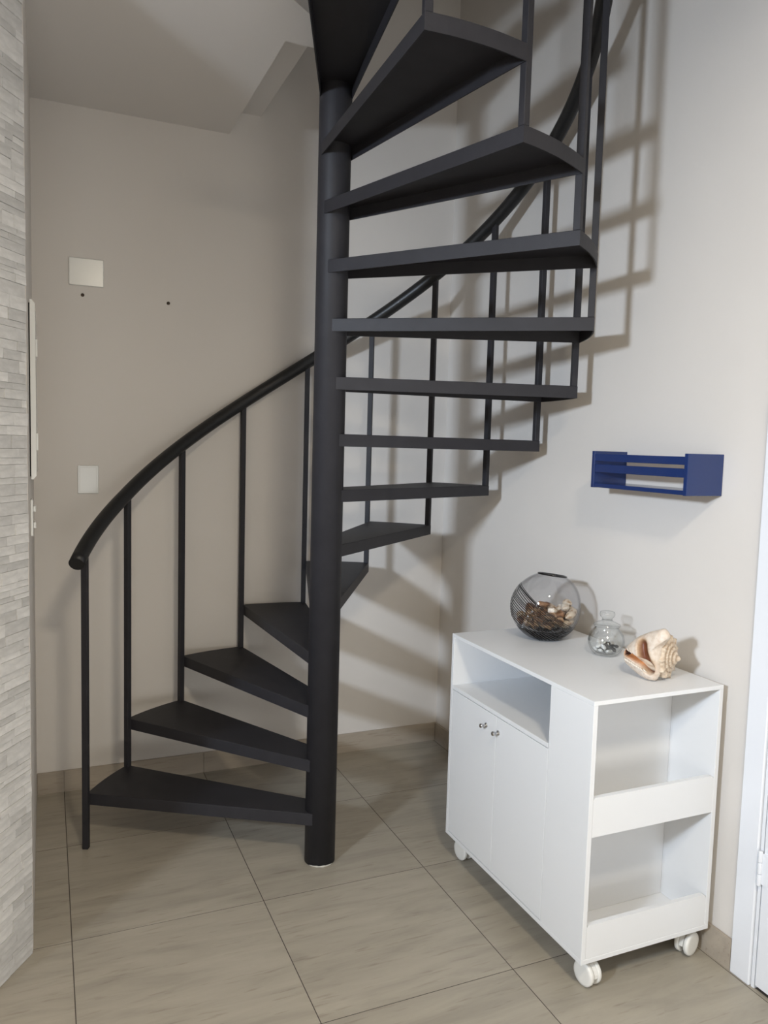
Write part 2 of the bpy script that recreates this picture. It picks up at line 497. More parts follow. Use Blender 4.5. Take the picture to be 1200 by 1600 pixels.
kn.box(-0.056, -0.042, DY0 - DY1 + 0.07, DY0 - DY1 + 0.19, 1.011, 1.029, 0.004)
kn.build('door_handle', M['chrome'], dr)

# stone-clad wall standing at an angle on the left
P0 = Vector((-0.968, -0.2044, 0)); D = Vector((-0.5390, -0.8423, 0)).normalized(); N = Vector((-D.y, D.x, 0))
if N.dot(Vector(CAM_LOC) - P0) < 0: N = -N
LEN = 0.19
b = P0 - N * 0.012
q = [b, b + D * LEN, b + D * LEN - N * 0.13, b - N * 0.13]
sw = struct('wall_stone', MB().prism([(p.x, p.y) for p in q], -0.05, ZC), M['mortar'], 'wall clad in pale grey split-face stone strips')
rnd = random.Random(7)
rest = MB()
z = 0.001
npc = 0
ang = math.atan2(D.y, D.x)
rot = Matrix.Rotation(ang, 3, 'Z')
sgn = 1.0 if (rot @ Vector((0, 1, 0))).dot(N) > 0 else -1.0
while z < ZC - 0.012:
    h = rnd.choice([0.014, 0.018, 0.022, 0.026, 0.026, 0.031, 0.036])
    h = min(h, ZC - 0.001 - z)
    s0 = 0.0
    first = True
    while s0 < LEN - 0.004:
        ln = rnd.uniform(0.05, 0.20) * (rnd.uniform(0.25, 1.0) if first else 1.0)
        first = False
        s1 = min(LEN, s0 + ln)
        pr = rnd.uniform(-0.0022, 0.0018)
        hx, hz = (s1 - s0) / 2 - 0.0001, h / 2 - 0.0001
        c = P0 + D * ((s0 + s1) / 2) + Vector((0, 0, z + h / 2))
        tl = [rnd.uniform(-0.0012, 0.0012) for _ in range(4)]
        vs_ = []
        for (sx, sz, tt) in ((-1, -1, tl[0]), (1, -1, tl[1]), (1, 1, tl[2]), (-1, 1, tl[3])):
            vs_.append((sx * hx, sgn * -0.0118, sz * hz))
        for (sx, sz, tt) in ((-1, -1, tl[0]), (1, -1, tl[1]), (1, 1, tl[2]), (-1, 1, tl[3])):
            vs_.append((sx * (hx - 0.0004), sgn * (pr + tt), sz * (hz - 0.0003)))
        fs = [(0, 1, 2, 3), (7, 6, 5, 4), (0, 4, 5, 1), (1, 5, 6, 2), (2, 6, 7, 3), (3, 7, 4, 0)]
        if s0 < 0.20 and npc < 298:
            o = MB().add(vs_, fs).build('stone_strip', M['stone'], sw, c)
            o.rotation_euler = (0, 0, ang)
            npc += 1
        else:
            rest.add([tuple(rot @ Vector(v) + c) for v in vs_], fs)
        s0 = s1
    z += h
tag(rest.build('stone_strips', M['stone'], sw), None, None, None, 'stuff')

# ---------------------------------------------------------------- spiral staircase
st = thing('spiral_staircase', 'charcoal steel spiral staircase with wedge treads around a round post', 'staircase')
NT = 15
MB().lathe([(0, 0.001), (RC, 0.001), (RC, 3.92), (RC - 0.006, 3.93), (0, 3.93)], 48).build('column', M['metal'], st)
ck = MB()
pts = []
for k in range(13):
    a = math.radians(-150 + 95 * k / 12)
    pts.append(((RC + 0.0015) * math.cos(a), (RC + 0.0015) * math.sin(a), 0.003))
ck.tube(pts, [0.0008 + 0.0022 * math.sin(PI * k / 12) * (1 + 0.4 * math.sin(k * 2.1)) for k in range(13)], 8)
ck.build('caulk_bead', M['caulk'], st)


def tread(a_lead, a_trail, ztop):
    """wedge plate with folded-down lips on the two long sides and the outer arc, open below"""
    n = 10
    inn = math.radians(67.5)
    pl = Vector((RC * math.cos(a_lead + inn), RC * math.sin(a_lead + inn)))
    pt = Vector((RC * math.cos(a_trail - inn), RC * math.sin(a_trail - inn)))
    ol = Vector((RT * math.cos(a_lead), RT * math.sin(a_lead)))
    arc = [Vector((RT * math.cos(a_lead + (a_trail - a_lead) * k / n), RT * math.sin(a_lead + (a_trail - a_lead) * k / n))) for k in range(n + 1)]
    out = [pl] + arc + [pt]
    t = 0.004
    m = len(out)
    ins = []
    for i, p in enumerate(out):
        # inward offset of the open chain (inner end stays at the column)
        ds = []
        if i > 0: ds.append((out[i] - out[i - 1]).normalized())
        if i < m - 1: ds.append((out[i + 1] - out[i]).normalized())
        nn = [Vector((d.y, -d.x)) for d in ds]
        c0 = Vector((RT * 0.6 * math.cos((a_lead + a_trail) / 2), RT * 0.6 * math.sin((a_lead + a_trail) / 2)))
        nn = [x if x.dot(c0 - p) > 0 else -x for x in nn]
        av = sum(nn, Vector((0, 0)))
        av = av / max(1e-6, av.length)
        k = 1.0 / max(0.5, av.dot(nn[0]))
        ins.append(p + av * t * k)
    zb, zm, bev = ztop - TH, ztop - t, 0.0015
    v = [(p.x, p.y, ztop - bev) for p in out]                       # 0
    top = [p + (q_ - p) * (bev / t) for p, q_ in zip(out, ins)]
    v += [(p.x, p.y, ztop) for p in top]                            # m
    v += [(p.x, p.y, zb) for p in out]                              # 2m
    v += [(p.x, p.y, zb) for p in ins]                              # 3m
    v += [(p.x, p.y, zm) for p in ins]                              # 4m
    f = [tuple(m + i for i in range(m)), tuple(4 * m + i for i in reversed(range(m)))]
    for i in range(m - 1):
        j = i + 1
        f += [(i, j, m + j, m + i), (2 * m + i, 2 * m + j, j, i), (3 * m + i, 3 * m + j, 2 * m + j, 2 * m + i), (4 * m + i, 4 * m + j, 3 * m + j, 3 * m + i)]
    for e in (0, m - 1):
        f.append((e, m + e, 4 * m + e, 3 * m + e, 2 * m + e))
    f.append((0, m, 2 * m - 1, m - 1)); f.append((4 * m, 5 * m - 1, m - 1, 0))
    return MB().add(v, f)


BW = 0.0215
for k in range(1, NT + 1):
    al = B0 - ST * (k - 1) if k > 1 else math.radians(152.2)
    tread(al, B0 - ST * k, RISE * k).build('tread', M['metal'], st)


def rail_z(ph):
    return 1.131 + RISE * ph + (0.018 * max(0.0, 1 - (ph + 0.3) / 1.2) if ph < 0.9 else 0.0)


for k in range(0, NT):
    a = B0 - ST * k + BW / (2 * RT) if k else math.radians(154.4)
    r = RT - BW / 2 - 0.001
    zb = RISE * k if k else 0.0
    zt = rail_z(k - 0.06) - 0.012
    o = MB().box(-BW / 2, BW / 2, -BW / 2, BW / 2, 0, zt - zb, 0.0012).build('baluster', M['metal'], st, (r * math.cos(a), r * math.sin(a), zb))
    o.rotation_euler = (0, 0, a)
pts = []
ph = -0.30
while ph < 14.61:
    a = B0 - ST * ph
    pts.append(((RT - 0.011) * math.cos(a), (RT - 0.011) * math.sin(a), rail_z(ph)))
    ph += 0.1
MB().tube(pts, 0.0275, 20).build('handrail', M['rail'], st)

# ---------------------------------------------------------------- white cart on casters
CX0, CX1, CY0, CY1, CZ0, CZ1 = 0.450, 0.927, -0.954, -0.142, 0.0935, 0.8565
ct = thing('storage_cart', 'white laminate storage cart on casters against the right wall', 'cabinet', ((CX0 + CX1) / 2, (CY0 + CY1) / 2, 0))
OFF = Vector((-(CX0 + CX1) / 2, -(CY0 + CY1) / 2, 0))


def cp(name, x0, x1, y0, y1, z0, z1, mat=None, c=0.0008, parent=None):
    return MB().box(x0 + OFF.x, x1 + OFF.x, y0 + OFF.y, y1 + OFF.y, z0, z1, c).build(name, mat or M['white'], parent or ct)


T = 0.015
YP = -0.768                        # partition between the doors and the open end
cp('top_panel', CX0, CX1, CY0, CY1, CZ1 - 0.0125, CZ1)
ZU = CZ1 - 0.0127
cp('bottom_panel', CX0, CX1, CY0, CY1, CZ0, CZ0 + 0.014)
ZL = CZ0 + 0.0142
cp('side_panel', CX0, CX1, CY1 - T, CY1, ZL, ZU)                        # far end
cp('back_panel', CX1 - T, CX1, CY0, CY1 - T - 0.0002, ZL, ZU)           # against the wall
cp('partition', CX0 + T + 0.0002, CX1 - T - 0.0002, YP, YP + T, ZL, ZU)
cp('front_panel', CX0, CX0 + T, CY0, YP + 0.012, ZL, ZU)                # closed front of the open end
cp('niche_shelf', CX0, CX1 - T - 0.0002, YP + T + 0.0002, CY1 - T - 0.0002, 0.651, 0.665)
cp('inner_shelf', CX0 + 0.03, CX1 - T - 0.0002, YP + T + 0.0002, CY1 - T - 0.0002, 0.36, 0.374)
ySp = -0.4645
for y0, y1, ky in ((-0.1590, ySp + 0.0010, -0.402), (ySp - 0.0010, -0.7545, -0.4895)):
    d = cp('door', CX0, CX0 + T, min(y0, y1), max(y0, y1), ZL + 0.003, 0.6485)
    kb = MB().lathe([(0.0, 0.0), (0.0085, 0.0), (0.0085, 0.003), (0.0048, 0.0045), (0.0045, 0.014), (0.0072, 0.016), (0.0078, 0.022), (0.0066, 0.0245), (0, 0.025)], 20,
                    (CX0 + OFF.x, ky + OFF.y + (0.010 if ky < -0.45 else 0), 0.599), axis=(-1, 0, 0))
    kb.build('knob', M['chrome'], d)
# shelves and lips of the open end
sx0, sx1 = CX0 + T + 0.0002, CX1 - T - 0.0002
cp('shelf', sx0, sx1, CY0 + T, YP - 0.0002, 0.468, 0.482)


def lip(z0, z1):
    """raised front edge with rounded upper corners"""
    r = 0.016
    x0, x1 = sx0 + OFF.x, sx1 + OFF.x
    pr = [(x0, z0), (x1, z0), (x1, z1 - r)]
    pr += [(x1 - r + r * math.cos(t_ * PI / 12), z1 - r + r * math.sin(t_ * PI / 12)) for t_ in range(1, 7)]
    pr += [(x0 + r * 0.4, z1), (x0, z1 - r * 0.4)]
    n = len(pr)
    y0, y1 = CY0 + OFF.y + 0.0005, CY0 + OFF.y + T - 0.0003
    v = [(x, y0, z_) for x, z_ in pr] + [(x, y1, z_) for x, z_ in pr]
    f = [tuple(range(n)), tuple(range(2 * n - 1, n - 1, -1))] + [(i, n + i, n + (i + 1) % n, (i + 1) % n) for i in range(n)]
    MB().add(v, f).build('shelf_lip', M['white'], ct)


lip(0.466, 0.580)
lip(ZL + 0.0002, 0.207)


def caster(x, y, rz):
    e = MB()
    e.lathe([(0, 0.0), (0.0075, 0.0), (0.0075, 0.022), (0.017, 0.0225), (0.017, 0.0255), (0, 0.0255)], 16, (0, 0, CZ0 - 0.026))
    # hood between the wheels
    hood = [(0.034 * math.cos(t_), 0.036 + 0.034 * math.sin(t_)) for t_ in [math.radians(-15 + 18 * k) for k in range(12)]]
    n = len(hood)
    v = [(-0.0065, py, pz) for py, pz in hood] + [(0.0065, py, pz) for py, pz in hood]
    e.add(v, [tuple(range(n)), tuple(range(2 * n - 1, n - 1, -1))] + [(i, n + i, n + (i + 1) % n, (i + 1) % n) for i in range(n)])
    o = e.build('caster', M['caster'], ct, (x + OFF.x, y + OFF.y, 0))
    o.rotation_euler = (0, 0, rz)
    for sgn_ in (-1, 1):
        prof = [(0, 0.0), (0.034, 0.0), (0.0362, 0.002), (0.0365, 0.010), (0.0345, 0.0135), (0.028, 0.0150), (0.020, 0.0148), (0.0, 0.0155)]
        MB().lathe(prof, 32, (sgn_ * 0.008, 0, 0.037), axis=(sgn_, 0, 0)).build('wheel', M['caster'], o)


caster(CX0 + 0.058, -0.915, 0.12)
caster(CX0 + 0.058, -0.185, 0.10)
caster(CX1 - 0.040, -0.912, -1.30)
caster(CX1 - 0.060, -0.190, 0.45)

# ---------------------------------------------------------------- navy shelf on the right wall
sh = thing('wall_shelf', 'navy blue wooden wall shelf with two front rails, hung above the cart', 'shelf', (XR, -0.651, 1.415))
DZ, W0 = 0.1255, 0.142
for y0 in (-0.221, 0.206):
    MB().box(-W0, -0.0005, y0, y0 + 0.015, 0.0, DZ, 0.0012).build('side_panel', M['blue'], sh)
yi0, yi1 = -0.2057, 0.2057
MB().box(-W0 + 0.002, -0.0005, yi0, yi1, 0.0015, 0.0150, 0.001).build('shelf_board', M['blue'], sh)
MB().box(-W0 + 0.002, -W0 + 0.014, yi0, yi1, 0.0915, 0.1160, 0.001).build('front_rail', M['blue'], sh)
MB().box(-W0 + 0.002, -W0 + 0.014, yi0, yi1, 0.0535, 0.0805, 0.001).build('front_rail', M['blue'], sh)

# ---------------------------------------------------------------- plates and boxes on the walls
cv = MB().box(-0.0685, 0.0685, -0.008, 0.0, -0.0565, 0.0565, 0.003).build('blank_cover_plate', M['plate'], None, (-0.760, YB - 0.0003, 2.2225))
tag(cv, 'glossy white rectangular blank cover plate high on the back wall', 'cover plate')
cv2 = thing('blank_wall_plate', 'small white upright blank plate on the back wall below the cover plate', 'wall plate', (-0.7565, YB - 0.0003, 1.3595))
MB().box(-0.042, 0.042, -0.006, 0.0, -0.0600, 0.0600, 0.0025).build('plate', M['plate'], cv2)
MB().box(-0.034, 0.034, -0.0075, -0.0058, -0.052, 0.052, 0.001).build('insert', M['plate'], cv2)
for x, z_, t_ in ((-0.775, 2.129, 'small brown screw in the back wall under the cover plate'), (-0.427, 2.1286, 'small brown screw in the back wall right of the cover plate')):
    s_ = thing('wall_screw', t_, 'screw', (x, YB - 0.0004, z_))
    MB().lathe([(0, 0), (0.0072, 0), (0.0072, 0.002), (0.005, 0.005), (0, 0.006)], 14, axis=(0, -1, 0)).build('screw_head', M['screw'], s_)
    MB().box(-0.004, 0.004, -0.0070, -0.0058, -0.0009, 0.0009).build('slot', M['dark'], s_)

# distribution panel on the narrow left wall, seen edge-on
ep = thing('distribution_panel', 'white flush distribution panel cover with two latches on the left wall', 'electrical panel', (XL, 0.10, 1.40))
MB().box(0.0002, 0.004, 0.006, 0.42, 0.01, 0.555).build('panel_gap_shade', M['dark'], ep)  # dark slab standing in for the shadow gap behind the cover
prof = [(0.0042, 0.0), (0.0105, 0.0), (0.0195, 0.012), (0.0195, 0.553), (0.0105, 0.565), (0.0042, 0.565)]
n = len(prof)
v = [(x, 0.0, z_) for x, z_ in prof] + [(x, 0.43, z_) for x, z_ in prof]
MB().add(v, [tuple(range(n)), tuple(range(2 * n - 1, n - 1, -1))] + [(i, n + i, n + (i + 1) % n, (i + 1) % n) for i in range(n)]).build('panel_cover', M['plate'], ep)
for z_ in (0.388, 0.093):
    MB().box(0.0197, 0.0255, 0.004, 0.026, z_, z_ + 0.054, 0.001).build('latch', M['plate'], ep)
sp = thing('light_switch', 'white two-rocker light switch under the distribution panel', 'light switch', (XL, 0.10, 1.217))
MB().box(0.0003, 0.0085, 0.0, 0.075, 0.0, 0.118, 0.002).build('switch_plate', M['plate'], sp)
for z_ in (0.024, 0.077):
    MB().box(0.0086, 0.0165, 0.012, 0.060, z_, z_ + 0.020, 0.002).build('rocker', M['plate'], sp)

# ---------------------------------------------------------------- glass bowl with shells
BX, BY = 0.7405, -0.3035
bw = thing('glass_bowl', 'round clear glass bowl with black swirled lines and a dark base', 'bowl', (BX, BY, CZ1))
BR, BH, BZ = 0.1255, 0.236, 0.1165


def warp(p):
    """the mouth leans a little to the right"""
    t_ = max(0.0, (p.z - BZ) / (BH - BZ))
    k = 0.020 * t_ * t_
    return Vector((p.x + k * 0.75, p.y - k * 0.66, p.z + t_ * t_ * (-0.10 * (p.x * 0.75 - p.y * 0.66) + 0.13 * (p.x * -0.6 + p.y * -0.8))))


def bowl_prof(off):
    pr = []
    n = 22
    a0, a1 = math.radians(-68), math.radians(66)
    for k in range(n + 1):
        a = a0 + (a1 - a0) * k / n
        pr.append(((BR - off) * math.cos(a), BZ + (BH / 2 + 0.009 - off) * math.sin(a)))
    return pr


po = bowl_prof(0.0)
pi_ = bowl_prof(0.0035)
zb0 = po[0][1]
po = [(r, max(0.0008, z_ - zb0 * (1 - min(1, (z_ - zb0) / 0.05)))) for r, z_ in po]
outer = [(0, 0.0008)] + po
mb = MB().lathe(outer + [(po[-1][0] - 0.002, po[-1][1] + 0.0015)] + list(reversed(pi_)) + [(0, pi_[0][1])], 64)
mb.v = [tuple(warp(Vector(v_))) for v_ in mb.v]
mb.build('bowl_wall', M['bowl'], bw)
rim = []
for k in range(48):
    a = 2 * PI * k / 48
    rim.append(warp(Vector(((po[-1][0] - 0.0015) * math.cos(a), (po[-1][0] - 0.0015) * math.sin(a), po[-1][1] + 0.001))))
MB().tube(rim, 0.0036, 8, closed=True).build('rim', M['black'], bw)
# thick black glass at the foot
bp_ = [(0, 0.0014)] + [(r - 0.0002, z_ + 0.0004) for r, z_ in po if z_ < 0.044] + [(0.060, 0.034), (0.03, 0.022), (0, 0.020)]
MB().lathe(bp_, 48).build('dark_base', M['black'], bw)
# swirled threads: circles of tilted planes laid on the outside of the wall
VR = Vector((0.80, -0.60, 0)); VN = Vector((-0.60, -0.80, 0))       # right and towards the viewer at the bowl
axn = (VR * 0.56 + Vector((0, 0, 0.80)) - VN * 0.02).normalized()
e1 = axn.orthogonal().normalized(); e2 = axn.cross(e1)
sw_ = MB()
rr = random.Random(3)
offs = [0.05, 0.015, -0.01, -0.045, -0.085, -0.13, -0.18, -0.22, -0.27, -0.32, -0.38, -0.43, -0.49, -0.55, -0.61, -0.67, -0.73, -0.79]
for oi_, o_ in enumerate(offs):
    ring = []
    for k in range(72):
        a = 2 * PI * k / 72
        d_ = (e1 * math.cos(a) + e2 * math.sin(a)) * math.sqrt(1 - o_ * o_) + axn * (o_ + 0.012 * math.sin(a * 2 + oi_))
        d_.normalize()
        p = Vector((d_.x * BR, d_.y * BR, BZ + d_.z * (BH / 2 + 0.009)))
        if p.z > BH - 0.006 or p.z < 0.004 or d_.dot(VN) < -0.12:
            ring.append(None)
        else:
            zl = p.z
            ring.append(warp(p * 1.0 + Vector((d_.x, d_.y, d_.z)) * 0.0006))
    # cut the ring where it leaves the wall
    seq = ring + ring
    if None not in ring:
        sw_.tube(ring, 0.0014, 5, closed=True)
    else:
        s0 = ring.index(None)
        run = []
        for k in range(s0, s0 + 73):
            p = seq[k]
            if p is None:
                if len(run) > 2: sw_.tube(run, 0.0014, 5, caps=False)
                run = []
            else:
                run.append(p)
sw_.build('swirl_lines', M['black'], bw)


def paint(o, fn):
    at = o.data.color_attributes.new('pigment', 'FLOAT_COLOR', 'POINT')
    for i, v_ in enumerate(o.data.vertices):
        at.data[i].color = (*fn(v_.co), 1)


def mixc(a, b_, t_):
    t_ = max(0.0, min(1.0, t_))
    return tuple(x + (y - x) * t_ for x, y in zip(a, b_))


def cone_shell(name, L_, W_, seed, base, spot):
    """small cone-shaped shell: turned body with stepped spire"""
    r_ = random.Random(seed)
    pr = [(0, -L_ * 0.5), (W_ * 0.10, -L_ * 0.48), (W_ * 0.28, -L_ * 0.25), (W_ * 0.42, 0.0), (W_ * 0.5, L_ * 0.2), (W_ * 0.46, L_ * 0.27),
          (W_ * 0.34, L_ * 0.29), (W_ * 0.30, L_ * 0.36), (W_ * 0.18, L_ * 0.38), (W_ * 0.14, L_ * 0.45), (0, L_ * 0.5)]
    mb_ = MB().lathe(pr, 14)
    mb_.v = [(x * (1 + 0.12 * math.sin(3 * math.atan2(y, x) + z_ * 60)), y, z_) for x, y, z_ in mb_.v]
    o = mb_.build(name, M['shell_b'])
    paint(o, lambda c: mixc(base, spot, (math.sin(c.z * 420 + seed) * math.sin(math.atan2(c.y, c.x) * 3 + c.z * 90 + seed) > 0.15) * 0.9))
    return o


protos = []
cols = [((0.50, 0.32, 0.17), (0.10, 0.04, 0.018)), ((0.33, 0.17, 0.08), (0.06, 0.025, 0.012)), ((0.72, 0.62, 0.48), (0.35, 0.20, 0.09)), ((0.22, 0.10, 0.05), (0.05, 0.02, 0.012)), ((0.78, 0.72, 0.62), (0.55, 0.42, 0.28))]
kinds = ['tan and dark brown', 'mid brown', 'cream and tan', 'dark chestnut brown', 'pale cream']
rs = random.Random(21)
placed = {}
# let 48 small bodies settle inside the bowl, heaped a little to one side
SR = 0.0190
spots = [Vector((rs.uniform(-0.06, 0.06), rs.uniform(-0.06, 0.06), rs.uniform(0.07, 0.17))) for _ in range(48)]
for it in range(260):
    for p in spots:
        p.z -= 0.0012
        p.x += VR.x * 0.00022; p.y += VR.y * 0.00022
    for _ in range(3):
        for i in range(len(spots)):
            for j in range(i):
                d_ = spots[i] - spots[j]
                l_ = max(1e-5, d_.length)
                if l_ < 2 * SR:
                    m_ = d_ * ((2 * SR - l_) / l_ * 0.5)
                    spots[i] += m_; spots[j] -= m_
        for p in spots:
            ra, rb = BR - 0.0085 - SR, BH / 2 + 0.002 - SR
            q_ = Vector((p.x / ra, p.y / ra, (p.z - BZ) / rb))
            if q_.length > 1:
                q_.normalize(); p.x, p.y, p.z = q_.x * ra, q_.y * ra, BZ + q_.z * rb
            p.z = max(p.z, 0.0460 + SR)
lab = {0: 'tan cone shell with dark brown marks inside the glass bowl', 1: 'mid brown cone shell inside the glass bowl', 2: 'cream and tan cone shell inside the glass bowl',
       3: 'dark chestnut brown shell inside the glass bowl', 4: 'pale cream shell inside the glass bowl'}
for i, (hx, hy, zz) in enumerate(spots):
    kd = [0, 1, 3, 0, 1, 2, 3, 0][i % 8] if hx * VR.x + hy * VR.y < 0.02 else [2, 4, 0, 1, 2][i % 5]
    if kd not in placed:
        o = cone_shell('small_shell', 0.050, 0.0330, kd + 1, *cols[kd])
        placed[kd] = o
    else:
        o = placed[kd].copy(); col.objects.link(o)
    o.location = (BX + hx, BY + hy, CZ1 + zz)
    far = math.hypot(hx, hy) > 0.035
    o.rotation_euler = (PI / 2 + rs.uniform(-0.2, 0.2), rs.uniform(-0.3, 0.3), math.atan2(hy, hx) + PI + rs.uniform(-0.2, 0.2) if far else rs.uniform(0, 6.28))
    tag(o, lab[kd], 'seashell', kinds[kd] + ' shells in the glass bowl')

# ---------------------------------------------------------------- lidded glass jar with pebbles
JX, JY = 0.8095, -0.5600
jr = thing('glass_jar', 'small clear glass candy jar with a knobbed lid and pebbles inside', 'jar', (JX, JY, CZ1))
jo = [(0, 0.0006), (0.034, 0.0006), (0.040, 0.003), (0.052, 0.018), (0.0595, 0.036), (0.0605, 0.050), (0.056, 0.068), (0.046, 0.083), (0.0395, 0.090), (0.0395, 0.096), (0.0425, 0.098)]
ji = [(0.038, 0.0985), (0.0365, 0.090), (0.043, 0.082), (0.053, 0.067), (0.0570, 0.050), (0.0560, 0.037), (0.048, 0.020), (0.034, 0.008), (0, 0.007)]
MB().lathe(jo + ji, 48).build('jar_body', M['jar'], jr)
ld = MB().lathe([(0, 0.0995), (0.0435, 0.0990), (0.0450, 0.1010), (0.0435, 0.1045), (0.034, 0.1095), (0.022, 0.1135), (0.0165, 0.1190), (0, 0.1192)], 40).build('lid', M['jar'], jr)
MB().lathe([(0, 0.1194), (0.0163, 0.1194), (0.0175, 0.1265), (0.0235, 0.1310), (0.0250, 0.1385), (0.0235, 0.1460), (0.012, 0.1495), (0, 0.1500)], 40).build('lid_knob', M['jar'], ld)
ri = random.Random(5)
pb = None
for i in range(20):
    a = i * 2.4
    rad = 0.036 * math.sqrt((i % 10 + 0.6) / 10)
    zz = 0.014 + (i // 10) * 0.0125 + 0.008 * (rad / 0.04) ** 2
    dk = (i * 7) % 5 < 3
    key = 'b' if dk else 'w'
    if key not in placed:
        bm = bmesh.new(); bmesh.ops.create_icosphere(bm, subdivisions=2, radius=0.0085)
        me = bpy.data.meshes.new('pebble')
        for v_ in bm.verts:
            v_.co = Vector((v_.co.x * 1.25, v_.co.y * 0.95, v_.co.z * 0.62)) * (1 + 0.08 * math.sin(v_.co.x * 500))
        bm.to_mesh(me); bm.free()
        for pg in me.polygons: pg.use_smooth = True
        me.materials.append(M['peb_b' if dk else 'peb_w'])
        placed[key] = me
    o = bpy.data.objects.new('pebble', placed[key]); col.objects.link(o)
    o.location = (JX + rad * math.cos(a), JY + rad * math.sin(a), CZ1 + zz)
    o.rotation_euler = (ri.uniform(-0.6, 0.6), ri.uniform(-0.6, 0.6), ri.uniform(0, 6.28))
    tag(o, 'glossy black pebble inside the lidded glass jar' if dk else 'white pebble inside the lidded glass jar', 'pebble', ('black' if dk else 'white') + ' pebbles in the jar')

# ---------------------------------------------------------------- helmet shell
SX, SY = 0.742, -0.846
hs_ = thing('helmet_shell', 'large cream helmet sea shell with an orange brown mouth and knobbed spire', 'seashell', (SX, SY, CZ1))
VR2 = Vector((0.735, -0.678, 0)); VN2 = Vector((-0.678, -0.735, 0)); UP = Vector((0, 0, 1))
th_ = math.radians(33)
AX = VR2 * math.cos(th_) + VN2 * math.sin(th_)          # spire direction
FN = -VR2 * math.sin(th_) + VN2 * math.cos(th_)         # the shield faces this way
K = 0.000197                                            # metres per tenth of a photograph pixel


def shp(u, v_, w):
    """u along the axis, v up, w out of the shield"""
    return AX * u + FN * w + UP * v_


# shield outline (u measured along the axis)
raw = [(165, 690), (230, 560), (370, 400), (540, 285), (720, 195), (785, 250), (805, 320), (745, 400), (703, 480), (700, 640), (695, 800), (685, 930), (640, 1025), (540, 1040), (430, 1010), (320, 950), (200, 870), (160, 800)]
OC = (560, 1040)


def uv(px, py):
    return ((px - OC[0]) * K / math.cos(th_), (OC[1] - py) * K)


ol_ = [uv(*p) for p in raw]


def resample(poly, m):
    seg = []
    tot = 0
    for i in range(len(poly)):
        a, b_ = Vector(poly[i]), Vector(poly[(i + 1) % len(poly)])
        seg.append((tot, a, b_)); tot += (b_ - a).length
    out = []
    for k in range(m):
        d_ = tot * k / m
        for s_, a, b_ in reversed(seg):
            if d_ >= s_:
                out.append(a + (b_ - a) * ((d_ - s_) / max(1e-9, (b_ - a).length))); break
    # soften
    for _ in range(2):
        out = [(out[i - 1] + out[i] * 2 + out[(i + 1) % m]) / 4 for i in range(m)]
    return out


MS, NR = 120, 44
o2 = resample(ol_, MS)
cen = Vector(uv(500, 680))
# mouth: a slit from the tip along the lower lip, and the stained hollow above it
slit = [uv(*p) for p in ((215, 690), (330, 715), (440, 755), (530, 805), (595, 860))]
hol = [uv(*p) for p in ((480, 500), (500, 600), (530, 700), (580, 800))]


def seg_d(p, pl):
    best = 9
    tt = 0
    for i in range(len(pl) - 1):
        a, b_ = Vector(pl[i]), Vector(pl[i + 1])
        d_ = b_ - a
        t_ = max(0, min(1, (p - a).dot(d_) / d_.length_squared))
        q_ = (p - (a + d_ * t_)).length
        if q_ < best: best, tt = q_, (i + t_) / (len(pl) - 1)
    return best, tt


def sm(x, a, b_):
    t_ = max(0.0, min(1.0, (x - a) / (b_ - a)))
    return t_ * t_ * (3 - 2 * t_)


verts, faces, pig = [], [], []
CREAM, BEIGE, ORG, BRN, TAN = (0.70, 0.60, 0.50), (0.74, 0.66, 0.58), (0.62, 0.27, 0.10), (0.16, 0.050, 0.020), (0.50, 0.33, 0.19)


def front(p, s_):
    d1, t1 = seg_d(p, slit)
    d2, t2 = seg_d(p, hol)
    rim_ = math.sqrt(max(0.0, 1 - s_ ** 6))
    w = 0.016 * rim_ + 0.012 * (1 - s_ * s_)
    w -= 0.030 * (1 - sm(d1, 0.002 + 0.002 * t1, 0.010 + 0.008 * t1))
    w -= 0.018 * (1 - sm(d2, 0.003, 0.024))
    c = mixc(BEIGE, CREAM, s_)
    c = mixc(TAN, c, sm(d2, 0.012, 0.032))
    c = mixc(BRN, c, sm(d2, 0.005 + 0.005 * t2, 0.021))
    c = mixc(mixc(ORG, BRN, sm(t1, 0.5, 0.85)), c, sm(d1, 0.006, 0.013))
    if d1 < 0.008 and t1 < 0.08: c = mixc(BRN, (0.03, 0.02, 0.02), 0.7)
    return w, c


for ri_ in range(NR + 1):
    s_ = (ri_ / NR) ** 0.85
    for k in range(MS):
        p = cen + (o2[k] - cen) * s_
        if ri_ == 0 and k > 0:
            continue
        w, c = front(p, s_)
        verts.append(shp(p.x, p.y + 0.001, w)); pig.append(c)
idx = lambda r_, k: 0 if r_ == 0 else 1 + (r_ - 1) * MS + k % MS
for r_ in range(NR):
    for k in range(MS):
        if r_ == 0: faces.append((0, idx(1, k), idx(1, k + 1)))
        else: faces.append((idx(r_, k), idx(r_ + 1, k), idx(r_ + 1, k + 1), idx(r_, k + 1)))
# turned-over back of the lip
last = NR
for (sc, w) in ((1.0, -0.006), (0.93, -0.012), (0.72, -0.014)):
    base_i = len(verts)
    for k in range(MS):
        p = cen + (o2[k] - cen) * sc
        verts.append(shp(p.x, p.y + 0.001, w)); pig.append(CREAM)
    prev = (lambda k: idx(NR, k)) if sc == 1.0 else (lambda k, b_=base_i - MS: b_ + k % MS)
    for k in range(MS):
        faces.append((prev(k), base_i + k, base_i + (k + 1) % MS, prev(k + 1)))
ctr = len(verts)
verts.append(shp(cen.x, cen.y, -0.014)); pig.append(CREAM)
for k in range(MS):
    faces.append((base_i + k, ctr, base_i + (k + 1) % MS))
o = MB().add(verts, faces, True).build('shield_lip', M['shell'], hs_)
at = o.data.color_attributes.new('pigment', 'FLOAT_COLOR', 'POINT')
for i, c in enumerate(pig): at.data[i].color = (*c, 1)
